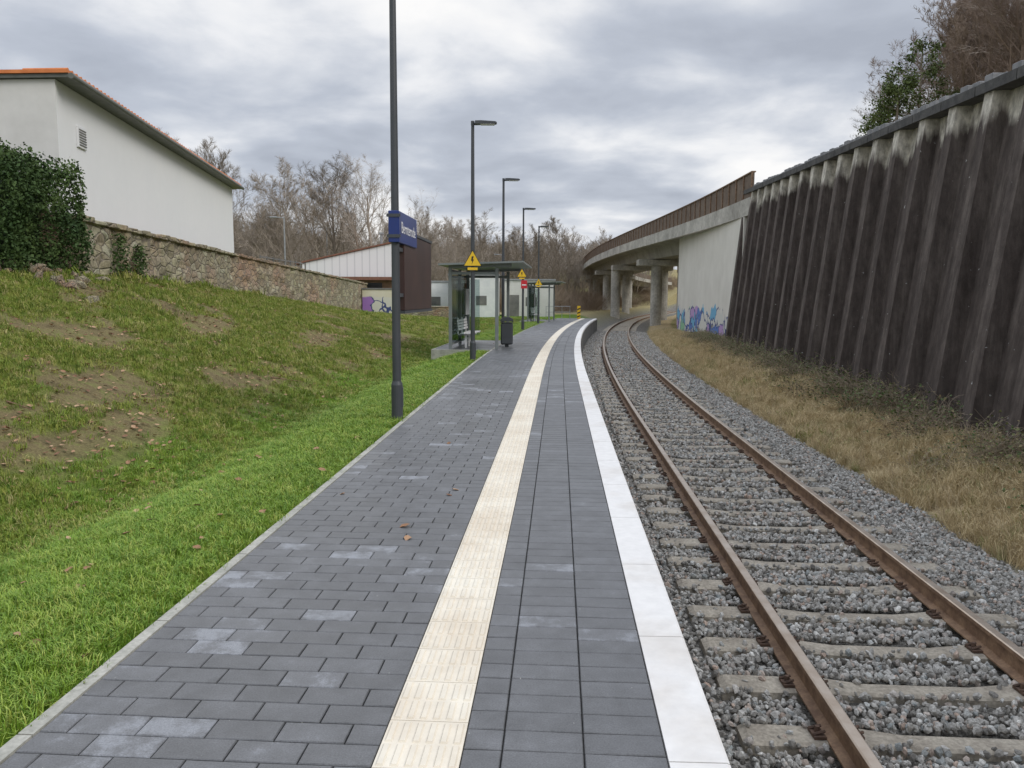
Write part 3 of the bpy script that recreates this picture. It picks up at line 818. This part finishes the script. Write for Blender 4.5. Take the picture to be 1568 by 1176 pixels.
for _ in range(420):
    Y=random.uniform(16,55); X=wallx(Y)+.08+abs(random.gauss(0,.18))
    if mn.noise(Vector((Y*.7,3,3)))<-.05: continue
    wp.append((X,Y,hleft(X,Y)))
scatter('wall_foot_weeds',wp,cb,1.6,4.2,.4,16)
ro=[]
for i in range(4):
    me=stone(50+i); me.materials.append(m_rub); ro.append(bpy.data.objects.new('rubble_stone',me))
rp=[(wallx(16)+random.gauss(.35,.45),random.gauss(15.2,.7),0) for _ in range(26)]
rp=[(x,y,hleft(x,y)+.06) for x,y,_ in rp]
scatter('rubble_pile',rp,coll('rubble_stones',ro),.12,.4,full=True,seed=30)
mb=MB()
for _ in range(40):
    Y=random.uniform(6,26); X=random.uniform(wallx(Y)+.3,L(Y)-3.2); a=random.uniform(0,3.14); l=random.uniform(.2,.8)
    q=(X+math.cos(a)*l,Y+math.sin(a)*l)
    mb.cyl((X,Y,hleft(X,Y)+.02),(q[0],q[1],hleft(min(q[0],L(q[1])-.5),q[1])+.04),.012,.006,5)
mb.obj('fallen_twigs',m_rust,None)

# ------------------------------------------------------------------ street lamps on platform
def lamp(Y,H=5.9):
    e=empty('street_lamp',(P(W(Y)+.10,Y,0)[0],Y,0))
    mb=MB(); mb.cyl((0,0,-.3),(0,0,.45),.075,.075,20); mb.cyl((0,0,.45),(0,0,.5),.075,.06,20); mb.cyl((0,0,.5),(0,0,H-.05),.058,.040,20); mb.cyl((0,0,H-.05),(0,0,H+.05),.045,.045,16)
    mb.obj('pole',m_anth,e,smooth=False)
    mb=MB(); mb.cyl((.02,0,H-.03),(.10,0,H+.0),.03,.03,10); mb.prism([(.06,H-.03),(.58,H-.012),(.60,H+.01),(.56,H+.03),(.2,H+.05),(.06,H+.045)],'y',-.11,.11)
    mb.obj('luminaire',m_anth,e)
    mb=MB(); mb.box((.2,-.085,H-.04),(.54,.085,H-.024)); mb.obj('lens',m_white,e)
    mb=MB(); mb.box((.055,-.03,.15),(.08,.03,.42),0,.004); mb.obj('service_door',m_anth,e)
    return e
l1=lamp(10.1); l2=lamp(19.7); l3=lamp(28.9); l4=lamp(38.2); l5=lamp(47.6)
rzp=-math.atan(.06)
e=empty('station_name_sign',(L(10.1)-.10+.0,10.1,0),rzp)
mb=MB(); mb.box((-.07,-.09,2.30),(.07,1.15,2.70),0,.006); mb.obj('board',m_blue,e)
mb=MB(); mb.box((-.09,-.1,2.36),(.09,-.092,2.40)); mb.box((-.09,-.1,2.62),(.09,-.092,2.66)); mb.obj('clamps',m_anth,e)
cu=bpy.data.curves.new('lettering','FONT'); cu.body='Bernterode'; cu.size=.21; cu.extrude=.001
t=bpy.data.objects.new('lettering',cu); scene.collection.objects.link(t); t.parent=e
t.location=(.074,.04,2.43); t.rotation_euler=(rad(90),0,rad(90)); cu.materials.append(m_text)
e=empty('notice_board',(L(10.1)-.10,10.1,0),rzp)
m_brn=M('dark_brown_panel',(.04,.02,.018),(.065,.032,.027),1.5,.4)
mb=MB(); mb.box((-.045,.35,1.42),(.045,2.55,2.46),0,.006); mb.obj('panel',m_brn,e)
mb=MB(); mb.box((-.055,.32,2.463),(.055,2.58,2.50)); mb.box((-.055,.32,1.38),(.055,2.58,1.417))
mb.box((-.03,0.03,2.2),(.03,.348,2.25)); mb.box((-.03,0.03,1.6),(.03,.348,1.65)); mb.obj('frame',m_anth,e)

def warn(name,loc,s=.42,rz=0):
    e=empty(name,loc,rz)
    def tri(k): return [(-s*k/2,-s*k*.29),(s*k/2,-s*k*.29),(0,s*k*.58)]
    mb=MB(); mb.prism(tri(1.12),'y',0,.012); mb.obj('rim',m_black,e)
    mb=MB(); mb.prism(tri(1.0),'y',-.004,-.001); mb.obj('face',m_yellow,e)
    mb=MB(); mb.prism([(-.02,.11),(.03,.11),(.005,.03),(.035,.03),(-.02,-.09),(-.004,0),(-.035,0)],'y',-.008,-.005); mb.obj('bolt_symbol',m_black,e)
    mb=MB(); mb.box((-s*.3,-.0,-s*.29-.11),(s*.3,.01,-s*.29-.045)); mb.obj('text_plate',m_yellow,e)
    return e
warn('warning_sign',(L(19.7)-.10,19.61,2.52))
warn('warning_sign',(L(38.2)-.16,38.08,2.75),.44)
e=empty('red_information_sign',(L(38.2)-.08,38.05,0)); mb=MB(); mb.box((-.12,-.02,2.05),(.18,.03,2.45),0,.005); mb.obj('panel',m_red,e); mb=MB(); mb.box((-.08,-.025,2.2),(.14,-.022,2.25)); mb.obj('legend',m_text,e)
warn('warning_sign',(L(47.6)-.1,47.5,2.5),.44)

# ------------------------------------------------------------------ shelters
m_glass,nt,b=newmat('shelter_glass')
tr=nt.nodes.new('ShaderNodeBsdfTransparent'); tr.inputs[0].default_value=(.72,.78,.78,1)
gl=nt.nodes.new('ShaderNodeBsdfGlossy'); gl.inputs['Roughness'].default_value=.03; gl.inputs[0].default_value=(.8,.85,.85,1)
lw_=nt.nodes.new('ShaderNodeFresnel'); lw_.inputs[0].default_value=1.5
mxs=nt.nodes.new('ShaderNodeMixShader'); nt.links.new(lw_.outputs[0],mxs.inputs[0]); nt.links.new(tr.outputs[0],mxs.inputs[1]); nt.links.new(gl.outputs[0],mxs.inputs[2])
nt.links.new(mxs.outputs[0],nt.nodes['Material Output'].inputs[0])
def shelter(Y,Ln=4.0):
    e=empty('platform_shelter',(L(Y)-1.30,Y,0),-math.atan(S(Y)))
    mb=MB()
    for x in (0,1.45):
        for y in (0,Ln/2,Ln):
            if x>0 and y==Ln/2: continue
            mb.box((x-.05,y-.05,-.02),(x+.05,y+.05,2.52),0,.006)
    for y in (0,Ln): mb.box((.052,y-.03,2.30),(1.398,y+.03,2.38))
    mb.box((-.03,.052,2.40),(.03,Ln-.052,2.46)); mb.box((-.03,.052,.12),(.03,Ln-.052,.17))
    mb.obj('frame',m_green,e)
    mb=MB(); mb.box((-.015,.055,.175),(-.003,Ln/2-.055,2.395)); mb.box((-.015,Ln/2+.055,.175),(-.003,Ln-.055,2.395))
    mb.box((.055,-.006,.25),(.42,.006,2.25)); mb.box((.055,Ln-.006,.25),(.42,Ln+.006,2.25)); mb.obj('glass_panes',m_glass,e)
    mb=MB(); mb.hexa([(-.32,-.35,2.57),(2.28,-.35,2.66),(2.28,Ln+.35,2.66),(-.32,Ln+.35,2.57),(-.32,-.35,2.63),(2.28,-.35,2.71),(2.28,Ln+.35,2.71),(-.32,Ln+.35,2.63)])
    for y in (0,Ln): mb.hexa([(-.05,y-.04,2.48),(1.9,y-.04,2.55),(1.9,y+.04,2.55),(-.05,y+.04,2.48),(-.05,y-.04,2.569),(1.9,y-.04,2.638),(1.9,y+.04,2.638),(-.05,y+.04,2.569)])
    mb.obj('roof',m_green,e)
    mb=MB()
    for i in range(5): mb.box((.22+i*.085,.5,.44),(.29+i*.085,2.6,.47),0,.005)
    for i in range(4): mb.box((.16-i*.012,.5,.55+i*.09),(.185-i*.012,2.6,.62+i*.09),0,.005)
    for y in (.65,1.5,2.45):
        mb.box((.36,y-.03,0),(.42,y+.03,.438)); mb.box((.14,y-.03,.40),(.62,y+.03,.437)); mb.box((.12,y-.03,.438),(.155,y+.03,.95))
    mb.obj('bench',m_white,e)
    mb=MB(); mb.box((.06,2.9,1.0),(.09,3.7,1.9),0,.004); mb.obj('timetable_case',m_white,e)
    return e
shelter(24.0); shelter(52.6,3.6)
def bin_(x,y):
    e=empty('litter_bin',(x,y,0))
    mb=MB(); mb.box((-.2,-.17,.08),(.2,.17,.78),0,.04); mb.box((-.06,-.05,-.01),(.06,.05,.079)); mb.obj('body',m_anth,e)
    mb=MB(); mb.prism([(-.21,.84),(.21,.84),(.19,.92),(.1,.97),(-.1,.97),(-.19,.92)],'y',-.18,.18)
    for sx_ in (-1,1): mb.box((sx_*.19-.012,-.16,.78),(sx_*.19+.012,.16,.839))
    mb.obj('hood',m_anth,e)
    mb=MB(); mb.box((-.17,-.15,.781),(.17,.15,.80)); mb.obj('opening',m_dark,e)
bin_(L(25.2)+.36,25.2)

# ------------------------------------------------------------------ background buildings
m_clad,nt,b=newmat('white_cladding')
wv=nt.nodes.new('ShaderNodeTexWave'); wv.bands_direction='X'; wv.inputs['Scale'].default_value=.5; tc=nt.nodes.new('ShaderNodeTexCoord'); nt.links.new(tc.outputs['Object'],wv.inputs[0])
c=ramp(nt,[(0,(.62,.63,.64)),(.1,(.80,.81,.81))],wv.outputs[1]).outputs[0]; nt.links.new(c,b.inputs['Base Color']); b.inputs['Roughness'].default_value=.6
m_rroof=M('brown_red_roof',(.17,.085,.055),(.26,.12,.08),4,.8)
e=empty('clad_white_building',(-17.6,65,0))
mb=MB(); mb.add([(0,0,1),(9.4,0,1),(9.4,0,6.45),(0,0,4.35),(0,9,1),(9.4,9,1),(9.4,9,6.45),(0,9,4.35)],[(0,1,2,3),(1,5,6,2),(5,4,7,6),(4,0,3,7)]); mb.obj('walls',m_clad,e)
mb=MB(); mb.hexa([(-.6,-.12,4.26),(9.8,-.12,6.57),(9.8,9.5,6.57),(-.6,9.5,4.26),(-.6,-.12,4.38),(9.8,-.12,6.70),(9.8,9.5,6.70),(-.6,9.5,4.38)]); mb.obj('roof',m_rroof,e)
mb=MB(); mb.cyl((6,4,5.5),(6,4,7.1),.12,.12,10); mb.box((5.8,3.8,7.1),(6.2,4.2,7.25)); mb.obj('chimney',m_steel,e)
e=empty('brown_annex',(-15.2,60.5,0))
mb=MB(); mb.box((.2,.2,1),(6.2,3.8,2.9)); mb.obj('walls',M('brown_timber',(.18,.11,.07),(.30,.18,.11),3,.8),e)
mb=MB(); mb.box((-.3,-.4,2.903),(6.8,4,3.15)); mb.obj('flat_roof',m_rroof,e)
mb=MB(); mb.box((.8,.17,1.9),(2.2,.198,2.7)); mb.box((3.2,.17,1.9),(5,.198,2.7)); mb.obj('windows',m_dark,e)
def contn(x,y,w,d,h,name,mat,wins):
    e=empty(name,(x,y,-.25)); mb=MB(); mb.box((0,0,0),(w,d,h),0,.03); mb.obj('walls',mat,e)
    mb=MB(); mb.box((-.1,-.1,h+.003),(w+.1,d+.1,h+.14)); mb.obj('roof',m_steel,e)
    mb=MB()
    for a,b2,c1,c2 in wins: mb.box((a,-.02,c1),(b2,.02,c2))
    mb.obj('windows_and_doors',m_concd,e)
contn(-5.4,66,4.2,6,3.7,'white_site_container',m_white,[(.4,1.1,.1,2.1),(2.3,3.2,1.2,2.0)])
contn(-.8,70,4.6,5,3.4,'pale_grey_shed',m_render2,[(.5,1.4,.2,2.1),(2.0,3.0,1.1,1.9)])
contn(-9.2,70,3.4,5,3.2,'white_site_container',m_white,[(.5,1.3,.2,2.0),(1.8,2.7,1.1,1.9)])
e=empty('end_railing',(R(60)-3.9,60.3,0))
mb=MB()
for i in range(4): mb.cyl((i*.62,0,-.3),(i*.62,0,.95),.02,.02,8)
for z in (.5,.95): mb.cyl((-.02,0,z),(1.88,0,z),.018,.018,8)
mb.obj('rails',m_steel,e)
e=empty('hazard_marker_post',(R(60)-1.4,59.7,0))
mb=MB(); mb.box((-.12,-.03,-.02),(.12,.03,1.0),0,.004); mb.obj('board',m_yellow,e)
mb=MB()
for i in range(3): mb.hexa([(-.115,-.036,.1+i*.28),(.115,-.036,.2+i*.28),(.115,-.032,.2+i*.28),(-.115,-.032,.1+i*.28),(-.115,-.036,.2+i*.28),(.115,-.036,.3+i*.28),(.115,-.032,.3+i*.28),(-.115,-.032,.2+i*.28)])
mb.obj('stripes',m_black,e)
def rlamp(x,y,z0,h):
    e=empty('road_lamp',(x,y,z0)); mb=MB(); mb.cyl((0,0,-.5),(0,0,h),.07,.045,10); mb.obj('pole',m_steel,e)
    mb=MB(); mb.cyl((0,0,h-.02),(-.5,0,h+.03),.03,.03,8); mb.box((-.95,-.12,h-.03),(-.45,.12,h+.07),0,.03); mb.obj('luminaire',m_steel,e)
rlamp(-15.2,52,2.2,4.6); rlamp(-20,84,1,8.0); rlamp(-1.3,95,0,6.8)
e=empty('garden_fence',(-12.0,37,0)); mb=MB()
for i in range(9): mb.box((-.03,i*1.0-.03,2.7),(.03,i*1.0+.03,3.55))
for z in (3.0,3.45): mb.box((-.02,0,z),(.02,8,z+.06))
mb.obj('posts_and_rails',m_concd,e)

# ------------------------------------------------------------------ trees
m_bark=Mrand('bark_and_twigs',[(0,(.24,.205,.165)),(.5,(.31,.265,.215)),(1,(.38,.33,.275))],.95,.1)
m_bark2=Mrand('brown_bark_and_twigs',[(0,(.24,.18,.14)),(.5,(.31,.24,.19)),(1,(.38,.32,.265))],.95,.1)
def baretree(seed,levels,spread=.9,sub=3,low=.2,tw=.0006):
    rnd=random.Random(seed); mb=MB()
    def br(p,d,l,r,lv):
        segs=5 if lv==0 else (4 if lv==1 else 3); pts=[p]; dirs=[]
        for k in range(segs):
            w=.08 if lv==0 else .17
            d=(d+Vector((rnd.gauss(0,w),rnd.gauss(0,w),rnd.gauss(0,w)*.5+(.13 if lv>0 else 0)))).normalized()
            q=pts[-1]+d*(l/segs); r1=r*(1-k/segs*.75); r2=r*(1-(k+1)/segs*.75)
            mb.cyl(pts[-1],q,r1,r2,(6,4,3,3,3)[lv],0,False); pts.append(q); dirs.append(d)
        if lv<len(levels):
            n=levels[lv]
            for i in range(n):
                t=(low if lv==0 else .15)+(1-(low if lv==0 else .15))*(i+rnd.random())/n; t=min(t,.99)
                k=int(t*segs); f=t*segs-k; q=pts[k].lerp(pts[k+1],f); dd=dirs[k]
                a=(i*2.4+rnd.uniform(-.4,.4)) if lv==0 else rnd.uniform(0,6.283); s=dd.orthogonal().normalized(); s=Matrix.Rotation(a,3,dd)@s
                ang=rnd.uniform(.45,.8)*spread*(1.1-.4*t if lv==0 else 1)
                nd=(dd*math.cos(ang)+s*math.sin(ang)).normalized()
                ll=l*(.70 if lv==0 else .5)*(1.12-.72*t if lv==0 else 1-.45*t)*rnd.uniform(.8,1.15)
                if lv==len(levels)-1:
                    for _ in range(sub):
                        e2=(nd+Vector((rnd.gauss(0,.35),rnd.gauss(0,.35),rnd.gauss(0,.3)+.22))).normalized()
                        wv=e2.orthogonal().normalized()*tw
                        L2=max(.03,ll*rnd.uniform(.9,1.8)); mm=q+e2*L2*.5+Vector((rnd.gauss(0,.004),rnd.gauss(0,.004),.003))
                        mb.add([q-wv,q+wv,mm+wv*.7,mm-wv*.7,q+e2*L2],[(0,1,2,3),(3,2,4)])
                else: br(q,nd,ll,r*(1-t*.6)*.42,lv+1)
    br(Vector((0,0,-.03)),Vector((0,0,1)),.80,.014,0)
    return mb
tm=[]; tm2=[]
for i in range(5):
    mb=baretree(100+i,(15,9,6,4),spread=.95+.1*(i%3),sub=3,low=.14+.05*(i%2),tw=.0006)
    o=mb.obj('bare_tree_shape',m_bark,link=False,fixn=False); tm.append(o)
    mb=baretree(200+i,(15,9,6,4),spread=1.0,sub=3,low=.14,tw=.0008)
    tm2.append(mb.obj('hillside_tree_shape',m_bark2,link=False,fixn=False))
def gz(X,Y):
    if X<wallx(min(Y,85)): return lerp(PLAT,Y)+far(X,Y)
    if X<L(Y): return hleft(X,Y)+(far(X,Y) if Y>140 else 0)
    if X<footx(Y): return hright(X,Y)+(far(X,Y) if Y>140 else 0)
    return hillr(X,Y)+far(X,Y)
def placetree(i,X,Y,H,w=1.0,src=tm):
    o=bpy.data.objects.new('bare_tree',src[i%5].data); scene.collection.objects.link(o)
    o.location=(X,Y,gz(X,Y)-.1); o.scale=(H*w,H*w,H); o.rotation_euler=(0,0,random.uniform(0,6.28)); return o
for i,(X,Y,H,w) in enumerate([(-13.5,76,14.8,1.15),(-17.5,79,15.6,1.15),(-21,77,14.5,1.15),(-28,72,15.5,1.0),(-32.5,74,16.5,1.0),(-37,80,15.5,1.05),(-9,86,10.5,1.1),
     (-23,95,15,1.1),(-4,102,13.0,1.2),(2,116,12.5,1.2),(-8,112,13,1.1),(8,140,13,1.1),(-42,70,14,1),(-12,100,14,1.1),(-35,92,15,1.1)]):
    placetree(i,X,Y,H,w)
for i,(X,Y,H) in enumerate([(24.5,31,11),(23,36,11),(26,38,12),(25.5,44,10.5),(24.3,49,8.5),(28,50,11),(28.5,58,9),(29,66,8.8),(31,74,9),(34,70,9.5),(30,43,12),(33,52,12),(35,60,11),(27,33,13),(30,36,13.5),(25,27,11),
     (26.5,42,11),(27,47,10.5),(30.5,55,11),(24,41,10),(27.5,62,8.8)]):
    placetree(i,X,Y,H,1.15,tm if i in(4,6,7,8,20) else tm2)
pts=[]
for _ in range(310):
    Y=random.uniform(120,320); X=random.uniform(-.6,.30)*Y
    if X>R(Y)-8 and X<R(Y)+18: continue
    pts.append((X,Y,gz(X,Y)-.2))
for _ in range(80):
    Y=random.uniform(95,150); X=random.uniform(-.75,-.2)*Y; pts.append((X,Y,gz(X,Y)-.2))
scatter('distant_trees',pts,coll('distant_tree_shapes',tm),10,15,.05,40)
pts=[]
for _ in range(100):
    Y=random.uniform(28,130); X=footx(Y)+random.uniform(14,45); pts.append((X,Y,gz(X,Y)-.2))
scatter('hillside_trees',pts,coll('hillside_tree_shapes',tm2),6.5,10.5,.08,41)
m_scrub=Mrand('scrub_twigs',[(0,(.18,.135,.10)),(.5,(.26,.20,.145)),(.9,(.33,.265,.19)),(1,(.15,.17,.08))],.95,.1)
def scrub(seed):
    rnd=random.Random(seed); mb=MB()
    for i in range(900):
        a=rnd.uniform(0,6.283); r=.5*math.sqrt(rnd.random()); p=Vector((r*math.cos(a),r*math.sin(a),rnd.uniform(0,.6)*(1-r)))
        d=Vector((rnd.gauss(0,.6)+p.x,rnd.gauss(0,.6)+p.y,1)).normalized()*rnd.uniform(.15,.45); w=d.orthogonal().normalized()*.003
        mb.add([p-w,p+w,p+d],[(0,1,2)])
    return mb.obj('scrub_shape',m_scrub,link=False,fixn=False)
csb=coll('scrub_shapes',[scrub(i) for i in range(3)])
pts=[]
for _ in range(1300):
    Y=random.uniform(85,260); X=random.uniform(-.7,.28)*Y
    if X>R(Y)-5 and X<R(Y)+8: continue
    pts.append((X,Y,gz(X,Y)-.1))
for _ in range(700):
    Y=random.uniform(15,130); X=footx(Y)+random.uniform(11.5,45); pts.append((X,Y,gz(X,Y)-.1))
scatter('scrub_undergrowth',pts,csb,2.2,4.8,.1,42)
m_pine=Mfol('pine_needles',(.06,.085,.03),(.11,.145,.05),(.19,.23,.09),.9)
def pine(X,Y,H):
    e=empty('pine_tree',(X,Y,gz(X,Y)-.2)); mb=MB(); mb.cyl((0,0,0),(0,0,H*.95),.16,.03,8); ml=MB()
    for i in range(30):
        z=H*(.4+.56*random.random()); a=random.uniform(0,6.28); l=(H-z)*.35+.6
        q=(math.cos(a)*l,math.sin(a)*l,z+l*.35); mb.cyl((0,0,z),q,.035,.012,4)
        for _ in range(4):
            t=random.uniform(.5,1.1); c=Vector(q)*t+Vector((0,0,z*(1-t)))
            leafcloud(ml,30,lambda: (c.x+random.gauss(0,.17),c.y+random.gauss(0,.17),c.z+random.gauss(0,.13)),.14)
    mb.obj('trunk_and_limbs',m_bark,e,fixn=False); ml.obj('needles',m_pine,e,fixn=False)
pine(20.9,41,8.6); pine(19.6,40.6,6.6)

# ------------------------------------------------------------------ world and sun
w=bpy.data.worlds.new('World'); scene.world=w; w.use_nodes=True; nt=w.node_tree
for n in list(nt.nodes): nt.nodes.remove(n)
out=nt.nodes.new('ShaderNodeOutputWorld'); sky=nt.nodes.new('ShaderNodeTexSky'); sky.sky_type='NISHITA'; sky.sun_disc=False
sky.sun_elevation=rad(38); sky.sun_rotation=rad(120); sky.air_density=1; sky.dust_density=2
bg=nt.nodes.new('ShaderNodeBackground'); bg.inputs[1].default_value=.09; nt.links.new(sky.outputs[0],bg.inputs[0])
tc=nt.nodes.new('ShaderNodeTexCoord'); sx=nt.nodes.new('ShaderNodeSeparateXYZ'); nt.links.new(tc.outputs['Generated'],sx.inputs[0])
def mth(op,a,b=None,c=None):
    n=nt.nodes.new('ShaderNodeMath'); n.operation=op
    for i,v in enumerate((a,b,c)):
        if v is None: continue
        if isinstance(v,(int,float)): n.inputs[i].default_value=v
        else: nt.links.new(v,n.inputs[i])
    return n.outputs[0]
z=mth('MAXIMUM',sx.outputs[2],0.0); zz=mth('ADD',z,.18)
cx=mth('DIVIDE',sx.outputs[0],zz); cy=mth('DIVIDE',sx.outputs[1],zz)
cb_=nt.nodes.new('ShaderNodeCombineXYZ'); nt.links.new(cx,cb_.inputs[0]); nt.links.new(cy,cb_.inputs[1]); cb_.inputs[2].default_value=3.7
n1=nz(nt,.85,4,.5,cb_.outputs[0],.3); n2=nz(nt,2.2,9,.54,cb_.outputs[0],.2)
s_=mth('ADD',mth('MULTIPLY',n1.outputs[0],.66),mth('MULTIPLY',n2.outputs[0],.34))
s_=mth('ADD',s_,mth('MULTIPLY',mth('SUBTRACT',.30,z),.13))
cr=ramp(nt,[(.40,(.44,.475,.55)),(.46,(.54,.58,.66)),(.51,(.70,.73,.79)),(.555,(.90,.91,.935)),(.61,(1.04,1.03,1.02))],s_)
mr=nt.nodes.new('ShaderNodeMapRange'); mr.inputs[1].default_value=.46; mr.inputs[2].default_value=.85; mr.inputs[3].default_value=1.0; mr.inputs[4].default_value=2.6; nt.links.new(z,mr.inputs[0])
bg2=nt.nodes.new('ShaderNodeBackground'); nt.links.new(cr.outputs[0],bg2.inputs[0]); nt.links.new(mr.outputs[0],bg2.inputs[1])
ms=nt.nodes.new('ShaderNodeMixShader'); ms.inputs[0].default_value=.93; nt.links.new(bg.outputs[0],ms.inputs[1]); nt.links.new(bg2.outputs[0],ms.inputs[2]); nt.links.new(ms.outputs[0],out.inputs[0])
sd=bpy.data.lights.new('sun','SUN'); sd.energy=1.5; sd.angle=rad(25); sd.color=(1,.95,.88)
so_=bpy.data.objects.new('sun',sd); scene.collection.objects.link(so_)
el=rad(38); az=rad(120); dv=Vector((math.sin(az)*math.cos(el),math.cos(az)*math.cos(el),math.sin(el)))
so_.rotation_euler=dv.to_track_quat('Z','Y').to_euler(); so_.location=(20,-20,30)

# ------------------------------------------------------------------ camera
cam=bpy.data.cameras.new('camera'); co=bpy.data.objects.new('camera',cam); scene.collection.objects.link(co)
cam.sensor_width=36; cam.lens=27.05; cam.clip_end=3000; cam.clip_start=.05
co.matrix_world=Matrix.Translation((0,0,1.6))@Matrix.Rotation(rad(83.6),4,'X')@Matrix.Rotation(rad(.3),4,'Z')
scene.camera=co
